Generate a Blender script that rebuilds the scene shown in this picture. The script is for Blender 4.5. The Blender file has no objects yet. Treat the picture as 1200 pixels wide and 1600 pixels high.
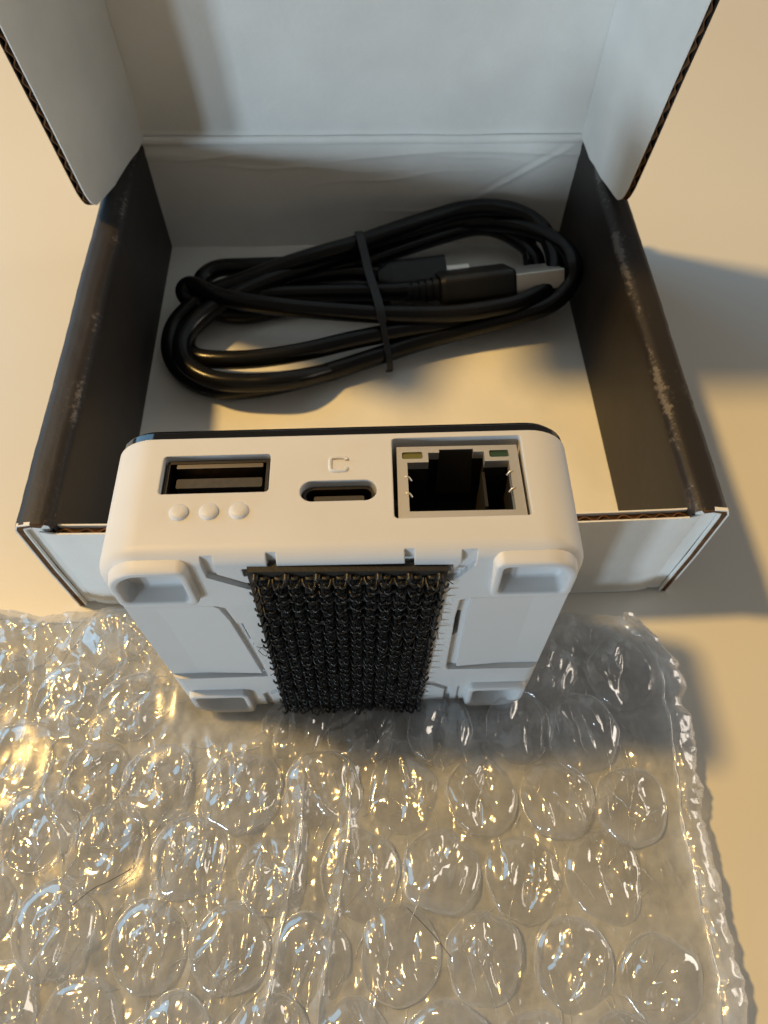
import bpy, bmesh, math, random
from mathutils import Vector, Matrix, noise
random.seed(7)
MM = 0.001
scene = bpy.context.scene
COL = scene.collection
R = math.radians

# ------------------------------------------------------------------ camera
cd = bpy.data.cameras.new('camera'); cam = bpy.data.objects.new('camera', cd); COL.objects.link(cam)
cam.matrix_world = Matrix.Translation(Vector((0, -107.41, 137.25)) * MM) @ (Matrix.Rotation(R(90 - 59.004), 4, 'X') @ Matrix.Rotation(R(1.4814), 4, 'Z'))
cd.sensor_fit = 'VERTICAL'; cd.sensor_height = 36.0; cd.sensor_width = 27.0
cd.lens = 1131.63 / 1600 * 36
cd.clip_start = 0.002; cd.clip_end = 20
cd.dof.use_dof = True; cd.dof.focus_distance = 0.100; cd.dof.aperture_fstop = 25.46 / 0.55
scene.camera = cam

# ------------------------------------------------------------------ world, lamps, exposure
w = bpy.data.worlds.new('World'); scene.world = w; w.use_nodes = True
w.node_tree.nodes['Background'].inputs[0].default_value = (0.95, 0.87, 0.76, 1)
w.node_tree.nodes['Background'].inputs[1].default_value = 0.15
BOXM = Matrix.Translation(Vector((-1.14, -45.77, 0))) @ Matrix.Rotation(R(3.176), 4, 'Z')
def area(name, loc, target, sx, sy, power, col, disk=False, spread=None):
    l = bpy.data.lights.new(name, 'AREA'); o = bpy.data.objects.new(name, l); COL.objects.link(o)
    l.shape = 'DISK' if disk else 'RECTANGLE'; l.size = sx
    if not disk: l.size_y = sy
    l.energy = power; l.color = col
    o.location = Vector(loc)
    o.rotation_euler = (Vector(target) - Vector(loc)).to_track_quat('-Z', 'Y').to_euler()
    return o
c0 = BOXM @ Vector((20, 40, 0)) * MM
dl = (BOXM.to_3x3() @ Vector((-.64, .16, 1))).normalized()
area('ceiling_lamp', c0 + dl * 1.25, c0, .10, .10, 15.0, (1, .61, .19), True)
lc = BOXM @ Vector((-20, 100, 35)) * MM
for az, pw in ((36.5, 14.0), (45.0, 20.0)):     # two tall panes of a far window, low over the table
    d = BOXM.to_3x3() @ Vector((-math.sin(R(az)), -math.cos(R(az)), 0)); p = lc + d * 2.4; p.z = .17
    area('window_light', p, lc, .165, .27, pw, (.66, .85, 1))
area('window_sky', (-1.3, .75, .75), (0, 0, .03), 1.1, 1.1, 13.0, (.30, .66, 1))
area('fill_light', (1.5, .22, .42), (0.05, -.06, .01), .8, .5, 8.0, (1, .88, .74))  # added warm fill from the right, no known source
scene.view_settings.view_transform = 'Standard'; scene.view_settings.look = 'None'
scene.view_settings.exposure = 0; scene.view_settings.gamma = 1
scene.render.engine = 'CYCLES'
cy = scene.cycles
cy.use_denoising = True
try: cy.denoiser = 'OPENIMAGEDENOISE'; cy.denoising_input_passes = 'RGB_ALBEDO_NORMAL'
except Exception: pass
cy.max_bounces = 12; cy.transparent_max_bounces = 40; cy.diffuse_bounces = 5; cy.glossy_bounces = 5
cy.transmission_bounces = 8; cy.caustics_reflective = True; cy.blur_glossy = 0.3
cy.sample_clamp_indirect = 4.0; cy.sample_clamp_direct = 0

# ------------------------------------------------------------------ materials
def mat(name, col, rough=.5, spec=.5, metal=0, bump=None, var=None, bevel=None, coat=0):
    m = bpy.data.materials.new(name); m.use_nodes = True
    nt = m.node_tree; b = nt.nodes['Principled BSDF']
    b.inputs['Base Color'].default_value = (*col, 1); b.inputs['Roughness'].default_value = rough
    b.inputs['Specular IOR Level'].default_value = spec; b.inputs['Metallic'].default_value = metal
    b.inputs['Coat Weight'].default_value = coat
    tc = nt.nodes.new('ShaderNodeTexCoord')
    nrm = None
    if bevel:
        bv = nt.nodes.new('ShaderNodeBevel'); bv.samples = 4; bv.inputs['Radius'].default_value = bevel * MM
        nrm = bv.outputs[0]
    if bump:
        for sc, dist in bump:
            n = nt.nodes.new('ShaderNodeTexNoise'); n.inputs['Scale'].default_value = sc; n.inputs['Detail'].default_value = 4
            nt.links.new(tc.outputs['Object'], n.inputs['Vector'])
            bp = nt.nodes.new('ShaderNodeBump'); bp.inputs['Strength'].default_value = 1; bp.inputs['Distance'].default_value = dist * MM
            nt.links.new(n.outputs[0], bp.inputs['Height'])
            if nrm: nt.links.new(nrm, bp.inputs['Normal'])
            nrm = bp.outputs[0]
    if nrm: nt.links.new(nrm, b.inputs['Normal'])
    if var:
        sc, amt = var
        n = nt.nodes.new('ShaderNodeTexNoise'); n.inputs['Scale'].default_value = sc; n.inputs['Detail'].default_value = 6
        nt.links.new(tc.outputs['Object'], n.inputs['Vector'])
        r = nt.nodes.new('ShaderNodeValToRGB')
        r.color_ramp.elements[0].position = .3; r.color_ramp.elements[1].position = .7
        r.color_ramp.elements[0].color = (*[c * (1 - amt) for c in col], 1)
        r.color_ramp.elements[1].color = (*[min(1, c * (1 + amt)) for c in col], 1)
        nt.links.new(n.outputs[0], r.inputs[0]); nt.links.new(r.outputs[0], b.inputs['Base Color'])
    return m
M = {}
M['table'] = mat('table_paint', (.63, .63, .60), .38, .5, bump=[(900, .015), (60, .05)], var=(9, .03))
M['shell'] = mat('white_plastic', (.565, .57, .575), .48, .4, bump=[(4500, .010)], bevel=.3, var=(90, .025))
M['raised'] = mat('white_plastic_moulding', (.565, .57, .575), .48, .4, bevel=.25)
M['glass'] = mat('black_glass', (.006, .006, .007), .07, .6, bevel=.3)
M['white_card'] = mat('white_card', (.73, .735, .72), .8, .2, bump=[(700, .05), (70, .35), (3000, .02)], var=(55, .06))
M['kraft'] = mat('kraft_edge', (.12, .062, .03), .9, .1, bump=[(1500, .08)], var=(500, .4))
M['kraft_dark'] = mat('kraft_core', (.055, .03, .018), .95, .05)
M['steel'] = mat('plated_steel', (.66, .63, .58), .42, .5, metal=.75, bump=[(900, .01)])
M['dark_steel'] = mat('dark_plated_steel', (.10, .09, .08), .35, .5, metal=1)
M['spring'] = mat('mid_grey_steel', (.24, .21, .17), .4, .5, metal=1)  # steel in a tone between the other two
M['black_plastic'] = mat('black_plastic', (.012, .011, .011), .45, .4, bump=[(1500, .02)])
M['port_inside'] = mat('port_plastic', (.016, .0145, .013), .5, .4, bump=[(1200, .02)])
M['tongue'] = mat('grey_port_tongue', (.055, .050, .044), .6, .3, bump=[(2500, .03)], var=(1500, .15))
M['gold'] = mat('gold_contact', (.75, .5, .2), .3, .5, metal=1)
M['led_y'] = mat('yellow_led_lens', (.13, .125, .035), .3, .5)
M['led_g'] = mat('green_led_lens', (.028, .06, .036), .3, .5)
M['cable'] = mat('black_cable', (.0055, .0055, .006), .24, .26, bump=[(400, .02)])
M['overmould'] = mat('black_overmould', (.008, .0083, .009), .42, .35, bump=[(2500, .015)])
M['tie'] = mat('black_tie', (.013, .015, .018), .5, .4, bump=[(1500, .03)])
M['velcro'] = mat('black_nylon', (.0095, .0093, .009), .42, .4)
M['velcro_base'] = mat('black_weave', (.017, .0155, .014), .5, .4, bump=[(2500, .05)])
M['hair'] = mat('dark_hair', (.02, .016, .013), .5, .3)

# printed black board, paper rubbed pale along the folded top rim
def black_board():
    m = mat('black_printed_board', (.019, .0165, .016), .5, .3, bump=[(1500, .03), (150, .10)])
    nt = m.node_tree; b = nt.nodes['Principled BSDF']
    tc = nt.nodes.new('ShaderNodeTexCoord'); uv = nt.nodes.new('ShaderNodeAttribute'); uv.attribute_name = 'wear'
    n = nt.nodes.new('ShaderNodeTexNoise'); n.inputs['Scale'].default_value = 900; n.inputs['Detail'].default_value = 6; n.inputs['Roughness'].default_value = .75
    n2 = nt.nodes.new('ShaderNodeTexNoise'); n2.inputs['Scale'].default_value = 90; n2.inputs['Detail'].default_value = 3
    for k in (n, n2): nt.links.new(tc.outputs['Object'], k.inputs['Vector'])
    def ma(x, k, y):
        q = nt.nodes.new('ShaderNodeMath'); q.operation = 'MULTIPLY_ADD'; q.inputs[1].default_value = k
        nt.links.new(x, q.inputs[0])
        if isinstance(y, float): q.inputs[2].default_value = y
        else: nt.links.new(y, q.inputs[2])
        return q.outputs[0]
    v = ma(n.outputs[0], 2.0, -1.0); v = ma(n2.outputs[0], .7, v); v = ma(uv.outputs['Fac'], 1.0, v)   # 0.35 where unworn
    s = type('S', (), {})(); s.outputs = [v]
    r = nt.nodes.new('ShaderNodeValToRGB'); r.color_ramp.elements[0].position = 0; r.color_ramp.elements[1].position = 1.0
    for p_, c_ in ((.62, (.019, .0165, .016)), (.82, (.035, .031, .03)), (.93, (.09, .082, .078))):
        e = r.color_ramp.elements.new(p_); e.color = (*c_, 1)
    r.color_ramp.elements[0].color = (.019, .0165, .016, 1); r.color_ramp.elements[-1].color = (.13, .12, .114, 1)
    nt.links.new(s.outputs[0], r.inputs[0]); nt.links.new(r.outputs[0], b.inputs['Base Color'])
    return m
M['black_board'] = black_board()

# clear polythene film: sees through, mirrors a little, slightly milky
def film(name, haze, refl, bumps, rough=.10, tint=.97, cap=.30):
    m = bpy.data.materials.new(name); m.use_nodes = True; nt = m.node_tree; nt.nodes.clear()
    N = nt.nodes.new; L = nt.links.new
    out = N('ShaderNodeOutputMaterial'); tr = N('ShaderNodeBsdfTransparent'); tr.inputs[0].default_value = (tint, tint, tint, 1)
    df = N('ShaderNodeBsdfDiffuse'); df.inputs[0].default_value = (.80, .84, .89, 1)
    tl = N('ShaderNodeBsdfTranslucent'); tl.inputs[0].default_value = (.74, .78, .83, 1)
    gl = N('ShaderNodeBsdfGlossy'); gl.inputs['Roughness'].default_value = rough; gl.inputs[0].default_value = (1, 1, 1, 1)
    tc = N('ShaderNodeTexCoord'); nrm = None
    for sc, dist, stretch in bumps:
        mp = N('ShaderNodeMapping'); mp.inputs['Scale'].default_value = stretch; mp.inputs['Rotation'].default_value = (0, 0, .35)
        L(tc.outputs['Object'], mp.inputs[0])
        n = N('ShaderNodeTexNoise'); n.noise_type = 'RIDGED_MULTIFRACTAL'; n.inputs['Scale'].default_value = sc; n.inputs['Detail'].default_value = 3
        L(mp.outputs[0], n.inputs['Vector'])
        bp = N('ShaderNodeBump'); bp.inputs['Strength'].default_value = 1; bp.inputs['Distance'].default_value = dist * MM
        L(n.outputs[0], bp.inputs['Height'])
        if nrm: L(nrm, bp.inputs['Normal'])
        nrm = bp.outputs[0]
    if nrm: L(nrm, gl.inputs['Normal'])
    fr = N('ShaderNodeFresnel'); fr.inputs[0].default_value = 1.5
    mu = N('ShaderNodeMath'); mu.operation = 'MULTIPLY'; mu.use_clamp = True; mu.inputs[1].default_value = refl; L(fr.outputs[0], mu.inputs[0])
    mc = N('ShaderNodeMath'); mc.operation = 'MINIMUM'; mc.inputs[1].default_value = cap; L(mu.outputs[0], mc.inputs[0]); mu = mc
    mh = N('ShaderNodeMixShader'); mh.inputs[0].default_value = .5; L(df.outputs[0], mh.inputs[1]); L(tl.outputs[0], mh.inputs[2])
    hz = N('ShaderNodeTexNoise'); hz.inputs['Scale'].default_value = 160; hz.inputs['Detail'].default_value = 5; L(tc.outputs['Object'], hz.inputs['Vector'])
    mr = N('ShaderNodeMapRange'); mr.inputs[1].default_value = .35; mr.inputs[2].default_value = .7; mr.inputs[3].default_value = haze * .6; mr.inputs[4].default_value = haze * 1.5
    L(hz.outputs[0], mr.inputs[0])
    mb = N('ShaderNodeMixShader'); lw = N('ShaderNodeLayerWeight'); lw.inputs[0].default_value = .5
    pw = N('ShaderNodeMath'); pw.operation = 'POWER'; pw.inputs[1].default_value = 4; L(lw.outputs['Facing'], pw.inputs[0])
    ad = N('ShaderNodeMath'); ad.operation = 'MULTIPLY_ADD'; ad.use_clamp = True; ad.inputs[1].default_value = .55; L(pw.outputs[0], ad.inputs[0]); L(mr.outputs[0], ad.inputs[2])
    L(ad.outputs[0], mb.inputs[0]); L(tr.outputs[0], mb.inputs[1]); L(mh.outputs[0], mb.inputs[2])
    mg = N('ShaderNodeMixShader'); L(mu.outputs[0], mg.inputs[0]); L(mb.outputs[0], mg.inputs[1]); L(gl.outputs[0], mg.inputs[2])
    L(mg.outputs[0], out.inputs[0])
    return m
M['film'] = film('clear_film', .50, 1.9, [(60, .9, (1.5, .4, 1)), (150, .16, (1.9, .35, 1))], .15, .87)
M['crease_film'] = film('creased_film', .42, 4.0, [], .12, .95, .55)  # extra glossy, so fold and rim tubes show as highlight lines
M['bubble_film'] = film('clear_bubble_film', .15, 2.6, [], .09, .95)

# ------------------------------------------------------------------ mesh helpers (all sizes in millimetres)
def link(name, me, m, parent=None, smooth=None):
    o = bpy.data.objects.new(name, me); COL.objects.link(o)
    if m: me.materials.append(m)
    if smooth is not None:
        for p in me.polygons: p.use_smooth = True
        if smooth < 180: me.set_sharp_from_angle(angle=R(smooth))
    if parent: o.parent = parent
    return o
def raw(name, V, F):
    me = bpy.data.meshes.new(name); me.from_pydata([Vector(v) for v in V], [], F); me.update(); return me
def fixn(me):
    bm = bmesh.new(); bm.from_mesh(me); bmesh.ops.recalc_face_normals(bm, faces=bm.faces); bm.to_mesh(me); bm.free(); me.update()
def add(name, V, F, m, parent=None, smooth=None, fix=True):
    me = raw(name, V, F)
    if fix: fixn(me)
    me.transform(Matrix.Scale(MM, 4))
    return link(name, me, m, parent, smooth)
def empty(name, Mx=None, parent=None):
    o = bpy.data.objects.new(name, None); COL.objects.link(o); o.empty_display_size = .01
    if Mx is not None:
        Mx = Mx.copy(); Mx.translation = Mx.translation * MM; o.matrix_world = Mx
    return o
def tag(o, label, cat, group=None, kind=None):
    if label: o['label'] = label
    if cat: o['category'] = cat
    if group: o['group'] = group
    if kind: o['kind'] = kind
    return o
class MB:
    def __init__(s): s.V = []; s.F = []
    def geo(s, V, F):
        n = len(s.V); s.V += [Vector(v) for v in V]; s.F += [[i + n for i in f] for f in F]; return s
    def box(s, a, b):
        (x0, y0, z0), (x1, y1, z1) = a, b
        return s.geo([(x0,y0,z0),(x1,y0,z0),(x1,y1,z0),(x0,y1,z0),(x0,y0,z1),(x1,y0,z1),(x1,y1,z1),(x0,y1,z1)],
                     [[0,3,2,1],[4,5,6,7],[0,1,5,4],[1,2,6,5],[2,3,7,6],[3,0,4,7]])
    def prism(s, pts, f0, f1):      # pts 2-D loop, f0/f1 map (u,v) to 3-D for either end
        n = len(pts); V = [f0(*p) for p in pts] + [f1(*p) for p in pts]
        return s.geo(V, [list(range(n))[::-1], [n + i for i in range(n)]] + [[i, (i + 1) % n, n + (i + 1) % n, n + i] for i in range(n)])
    def tube(s, P, r, n=8, cap=True):
        P = [Vector(p) for p in P]; rr = r if isinstance(r, (list, tuple)) else [r] * len(P)
        V = []; up = None
        for i, p in enumerate(P):
            t = (P[min(i + 1, len(P) - 1)] - P[max(i - 1, 0)]).normalized()
            if up is None: up = t.orthogonal().normalized()
            up = (up - t * up.dot(t)).normalized(); sd = t.cross(up)
            for k in range(n):
                a = 2 * math.pi * k / n; V.append(p + (up * math.cos(a) + sd * math.sin(a)) * rr[i])
        F = [[i * n + k, i * n + (k + 1) % n, (i + 1) * n + (k + 1) % n, (i + 1) * n + k] for i in range(len(P) - 1) for k in range(n)]
        if cap: F += [list(range(n))[::-1], [(len(P) - 1) * n + k for k in range(n)]]
        return s.geo(V, F)
    def build(s, name, m, parent=None, smooth=None, fix=True): return add(name, s.V, s.F, m, parent, smooth, fix)
def rrect(x0, y0, x1, y1, r, seg=5):
    rs = r if isinstance(r, (list, tuple)) else [r] * 4; out = []
    for (cx, cy, a0), q in zip(((x1, y1, 0), (x0, y1, 90), (x0, y0, 180), (x1, y0, 270)), rs):
        sx = -1 if a0 in (0, 270) else 1; sy = -1 if a0 in (0, 90) else 1
        for k in range(seg + 1):
            a = R(a0 + 90 * k / seg); out.append((cx + sx * q + q * math.cos(a), cy + sy * q + q * math.sin(a)))
    return out
def stroke(P, wd):                  # 2-D polyline of a width -> loop
    P = [Vector((x, y)) for x, y in P]; Lf = []; Rt = []
    for i, p in enumerate(P):
        d1 = (p - P[i - 1]).normalized() if i else None; d2 = (P[i + 1] - p).normalized() if i < len(P) - 1 else None
        d = ((d1 or d2) + (d2 or d1)).normalized(); nn = Vector((-d.y, d.x)); k = 1 / max(.4, nn.dot(Vector((-(d2 or d1).y, (d2 or d1).x))))
        Lf.append(p + nn * wd / 2 * k); Rt.append(p - nn * wd / 2 * k)
    return [tuple(q) for q in Rt + Lf[::-1]]
def crom(P, sub):
    P = [Vector(p) for p in P]; out = []
    for i in range(len(P) - 1):
        a, b, c, d = P[max(i - 1, 0)], P[i], P[i + 1], P[min(i + 2, len(P) - 1)]
        for k in range(sub):
            t = k / sub
            out.append(.5 * ((2 * b) + (c - a) * t + (2 * a - 5 * b + 4 * c - d) * t * t + (3 * b - a - 3 * c + d) * t ** 3))
    out.append(P[-1]); return out
def boolean(me, cutters):           # me minus every cutter loop, done in mm
    o = bpy.data.objects.new('tmp', me); COL.objects.link(o); tmp = []
    for mb in cutters:
        c = raw('cut', mb.V, mb.F); fixn(c); co = bpy.data.objects.new('cut', c); COL.objects.link(co); tmp.append(co)
        md = o.modifiers.new('b', 'BOOLEAN'); md.operation = 'DIFFERENCE'; md.solver = 'EXACT'; md.object = co
    dg = bpy.context.evaluated_depsgraph_get(); dg.update()
    res = bpy.data.meshes.new_from_object(o.evaluated_get(dg))
    bpy.data.objects.remove(o)
    for t in tmp: bpy.data.objects.remove(t)
    return res

# ------------------------------------------------------------------ table
tb = MB().prism(rrect(-700, -420, 700, 620, 20), lambda x, y: (x, y, -22), lambda x, y: (x, y, 0)).build('table_surface', M['table'], None)
tag(tb, None, None, None, 'structure')

# ------------------------------------------------------------------ cardboard box
box = empty('cardboard_box', BOXM)
tag(box, 'open shallow mailer box, white card with black side walls, holding a coiled cable', 'box')
XW, DB, HB = 60.4, 110.6, 32.65
# side walls: one sheet folded over itself; profile extruded along y
def side_wall(s):
    outer = [(XW, 0), (XW + .25, 16), (XW + .05, HB - 3), (XW, HB - 1.6), (XW - .35, HB - .45), (XW - 1.2, HB)]
    top = [(57.5, HB + .12), (55.6, HB - .02)]
    inner = [(54.6, HB - .55), (54.15, HB - 1.5), (54.05, HB - 2.6), (54.0, 16), (53.9, 1.1)]
    prof = outer + top + inner
    wear = [0, 0, 0, .1, .42, .12, .05, .3, .8, .45, 0, 0, 0] if s > 0 else [0, 0, 0, .1, .35, .1, .05, .2, .5, .2, 0, 0, 0]
    dens = []; wv = []
    for i in range(len(prof) - 1):
        n = 3 if 3 <= i <= 9 else 5
        for k in range(n):
            t = k / n; dens.append((prof[i][0] * (1 - t) + prof[i + 1][0] * t, prof[i][1] * (1 - t) + prof[i + 1][1] * t)); wv.append(wear[i] * (1 - t) + wear[i + 1] * t)
    dens.append(prof[-1]); wv.append(0)
    NY = 70; V = []; F = []; W = []
    for j in range(NY + 1):
        y = 0.2 + (DB - 1.0) * j / NY
        for (x, z), q in zip(dens, wv):
            n1 = noise.noise(Vector((x * .09 + s * 40, y * .06, z * .09))); n2 = noise.noise(Vector((x * .5, y * .35 + s * 9, z * .5)))
            k = z / HB
            V.append((s * (x + .22 * n1 * k + .05 * n2 * k), y, z + (.12 * n1 + .07 * n2) * k * k))
            W.append(q * (.7 + .9 * noise.noise(Vector((s * 7, y * .055, 2))) + .4 * noise.noise(Vector((x * .8, y * .2, 5)))))
    n = len(dens)
    for j in range(NY):
        for i in range(n - 1): F.append([j * n + i, j * n + i + 1, (j + 1) * n + i + 1, (j + 1) * n + i])
    # board thickness: inner skin of the fold
    me = raw('side_wall', V, F); me.transform(Matrix.Scale(MM, 4))
    at = me.attributes.new('wear', 'FLOAT', 'POINT')
    for i, q in enumerate(W): at.data[i].value = max(0, q)
    o = link('side_wall', me, M['black_board'], box, 50)
    # raw front edge of the folded board: outer layer, roll-over, inner layer
    e = MB()
    th = 1.35
    ctr = [(XW, 0), (XW + .25, 16), (XW, HB - 1.6), (XW - .6, HB - .3), (57.5, HB + .1), (55.4, HB - .1), (54.3, HB - 1.2), (54.0, 20), (53.9, 1.1)]
    inn = [(XW - th, 0), (XW + .25 - th, 16), (XW - th, HB - 2.4), (XW - 1.5, HB - 1.2), (57.5, HB - .8), (56.1, HB - 1.1), (55.5, HB - 2.0), (55.2, 20), (55.1, 1.1)]
    for i in range(len(ctr) - 1):
        q = [ctr[i], ctr[i + 1], inn[i + 1], inn[i]]
        e.prism([(s * (x - .08 if k < 2 else x), z - .05) for k, (x, z) in enumerate(q)], lambda x, z: (x, .1 if i < 5 else 2.4, z), lambda x, z: (x, 1.2 if i < 5 else 3.0, z))
    e.build('board_edge', M['kraft'], o, 30)
    # thin pale paper liner lines on both faces of the raw edge
    ln = MB()
    for a, off in ((ctr, 0), (inn, 0)):
        for i in range(4):
            (x0, z0), (x1, z1) = a[i], a[i + 1]
            d = Vector((x1 - x0, z1 - z0)).normalized(); nn = Vector((-d.y, d.x)) * .13
            ln.prism([(s * (x0 - nn.x), z0 - nn.y), (s * (x1 - nn.x), z1 - nn.y), (s * (x1 + nn.x), z1 + nn.y), (s * (x0 + nn.x), z0 + nn.y)], lambda x, z: (x, -.04, z), lambda x, z: (x, .6, z))
    ln.build('paper_liner', M['white_card'], o)
    # white tab of the front panel seen between the two layers
    MB().prism([(s * 55.0, .4), (s * 59.02, .3), (s * 59.08, HB - 2.6), (s * 58.6, HB - 1.3), (s * 56.6, HB - .9), (s * 55.2, HB - 1.6)], lambda x, z: (x, .75, z), lambda x, z: (x, 1.5, z)).build('corner_tab', M['white_card'], o)
    return o
for s in (-1, 1): side_wall(s)
# front panel: white face, brown corrugated top edge with waves
def wavy_edge(P, th, nrm, depth, name, parent, pitch=3.4, inward=None):
    """corrugated medium along a polyline edge P; nrm = sheet normal, inward = direction into the sheet"""
    P = [Vector(p) for p in P]; nrm = Vector(nrm).normalized(); V = []; F = []; acc = 0; prev = None
    dense = []
    for i in range(len(P) - 1):
        n = max(1, int((P[i + 1] - P[i]).length / (pitch / 8)))
        dense += [P[i].lerp(P[i + 1], k / n) for k in range(n)]
    dense.append(P[-1])
    for p in dense:
        if prev is not None: acc += (p - prev).length
        prev = p; h = math.sin(2 * math.pi * acc / pitch + 1.4 * noise.noise(Vector((acc * .12, th, pitch)))) * (th / 2 - .28) * (.75 + .5 * noise.noise(Vector((acc * .2, 5, pitch))))
        inw = Vector(inward) if inward else Vector((0, 0, -1))
        for dd, tt in ((0, .13), (0, -.13), (depth, .13), (depth, -.13)): V.append(p + nrm * (h + tt) + inw * dd)
    for i in range(len(dense) - 1):
        a, b = i * 4, i * 4 + 4
        F += [[a, a + 1, b + 1, b], [a, b, b + 2, a + 2], [a + 1, a + 3, b + 3, b + 1]]
    return add(name, V, F, M['kraft'], parent, 60)
fp = MB()
NX, NZ = 48, 12
def front_pt(u, v, off):
    x = -56.9 + u * 113.2; z = .2 + v * (30.0 - .15 * math.sin(u * 3.1))
    bul = -.9 * math.sin(math.pi * min(1, max(0, u))) * v * .5 - .5 * v * (1 - u)
    edge = max(0, .03 - min(u, 1 - u)) / .03
    return Vector((x, .05 + bul + .1 * noise.noise(Vector((x * .05, z * .08, 3))) + edge * edge * .5 + off, z))
def sheet(fn, nu, nv):
    V = [fn(i / nu, j / nv) for j in range(nv + 1) for i in range(nu + 1)]
    F = [[j * (nu + 1) + i, j * (nu + 1) + i + 1, (j + 1) * (nu + 1) + i + 1, (j + 1) * (nu + 1) + i] for j in range(nv) for i in range(nu)]
    return V, F
def slab(fa, fb, nu, nv):
    Va, Fa = sheet(fa, nu, nv); Vb, Fb = sheet(fb, nu, nv); n = len(Va); F = Fa + [[i + n for i in f[::-1]] for f in Fb]
    rim = [(j * (nu + 1), (j + 1) * (nu + 1)) for j in range(nv)] + [(j * (nu + 1) + nu, (j + 1) * (nu + 1) + nu) for j in range(nv)]
    rim += [(i, i + 1) for i in range(nu)] + [(nv * (nu + 1) + i, nv * (nu + 1) + i + 1) for i in range(nu)]
    return Va + Vb, F + [[a, b, b + n, a + n] for a, b in rim]
fpo = add('front_panel', *slab(lambda u, v: front_pt(u, v, 0), lambda u, v: front_pt(u, v, .3), NX, NZ), M['white_card'], box, 40)
add('inner_liner', *slab(lambda u, v: front_pt(u, v, 1.75), lambda u, v: front_pt(u, v, 2.05), NX, NZ), M['white_card'], fpo, 40)
add('board_core', *slab(lambda u, v: front_pt(u, v * .968, .33), lambda u, v: front_pt(u, v * .968, 1.72), NX, 4), M['kraft_dark'], fpo)
wavy_edge([front_pt(u / 40, .983, 1.02) for u in range(41)], 1.6, (0, 1, 0), 1.2, 'flute', fpo, 3.3)
# floor
def floor_pt(u, v):
    x = -54 + 108 * u; y = 2.2 + 105.3 * v
    return Vector((x, y, 1.3 + .25 * noise.noise(Vector((x * .03, y * .03, 1)))))
add('floor_panel', *slab(floor_pt, lambda u, v: floor_pt(u, v) - Vector((0, 0, 1.1)), 30, 30), M['white_card'], box, 40)
# rear wall with hinge crease and a diagonal wrinkle
def rear_pt(u, v):
    x = -54.2 + 108.4 * u; z = 1.2 + 31.6 * v
    y = 107.6 + .25 * noise.noise(Vector((x * .04, z * .07, 8)))
    c = z - (31.2 - 1.1 * math.sin(u * 6) * .3); y += -.28 * math.exp(-((c + 2.6 + .5 * math.sin(u * 5)) / 1.2) ** 2) + .25 * math.exp(-((c + .6) / .9) ** 2)
    # wrinkle from the right corner
    d = (z - (32 + (x - 54) * (16.5 / 25))) / 1.15; k = 1 / (1 + math.exp(-(x - 30) / 2))
    y += k * (-.32 * math.exp(-(d / .55) ** 2) + .2 * math.exp(-((d - 1.1) / .6) ** 2))
    d2 = z - (27.6 + 1.2 * math.sin(x * .08) + (x * .03)); y += -.3 * math.exp(-(d2 / .5) ** 2) * max(0, min(1, (x + 20) / 30))
    for x0, z0, sl, am, ln in ((-20, 25, -.04, .22, 26), (12, 22.5, .10, .18, 20), (28, 27.5, -.12, .2, 14), (-38, 28, .05, .2, 12), (20, 13, .06, .12, 22)):
        e = z - z0 - sl * (x - x0) - .5 * math.sin((x - x0) * .25); y -= am * math.exp(-(e / .45) ** 2) * math.exp(-((x - x0) / ln) ** 2)
    return Vector((x, y, z))
add('rear_wall', *slab(rear_pt, lambda u, v: rear_pt(u, v) + Vector((0, 2.2, 0)), 130, 90), M['white_card'], box, 60)
# lid: panel, two side flaps, tuck flap; local frame hinge at (0,108.4,32)
LIDM = Matrix.Translation(Vector((0, 108.4, 32.0))) @ Matrix.Rotation(math.atan(.12), 4, 'X')
def lidp(x, n, wv): return LIDM @ Vector((x, -n, wv))
def lid_half(wv): return 54.2 - .035 * wv
def lid_pt(u, v):
    wv = .2 + 105 * v; x = (2 * u - 1) * lid_half(wv)
    n = .25 * noise.noise(Vector((x * .03, wv * .03, 5))) + .5 * math.exp(-((wv - .6) / .9) ** 2) + .25 * math.sin(u * math.pi) * min(1, wv / 10)
    return lidp(x, n, wv)
lid = add('lid', *slab(lid_pt, lambda u, v: lid_pt(u, v) + Vector((0, 2.0, 0)), 60, 120), M['white_card'], box, 60)
hf = MB()
def hinge_pt(u, v):                  # rounded rim where the rear wall turns into the lid
    x = (2 * u - 1) * 54.0; a = math.pi * v
    r = .9 + .25 * noise.noise(Vector((x * .15, 2, 7))) + .1 * noise.noise(Vector((x * .5, 2, 1)))
    return Vector((x, 107.75 - r * math.sin(a) * .8, 32.2 - math.cos(a) * 1.15 + .25 * noise.noise(Vector((x * .06, 9, 7)))))
add('hinge_fold', *sheet(hinge_pt, 90, 10), M['white_card'], lid, 90, False)
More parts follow.
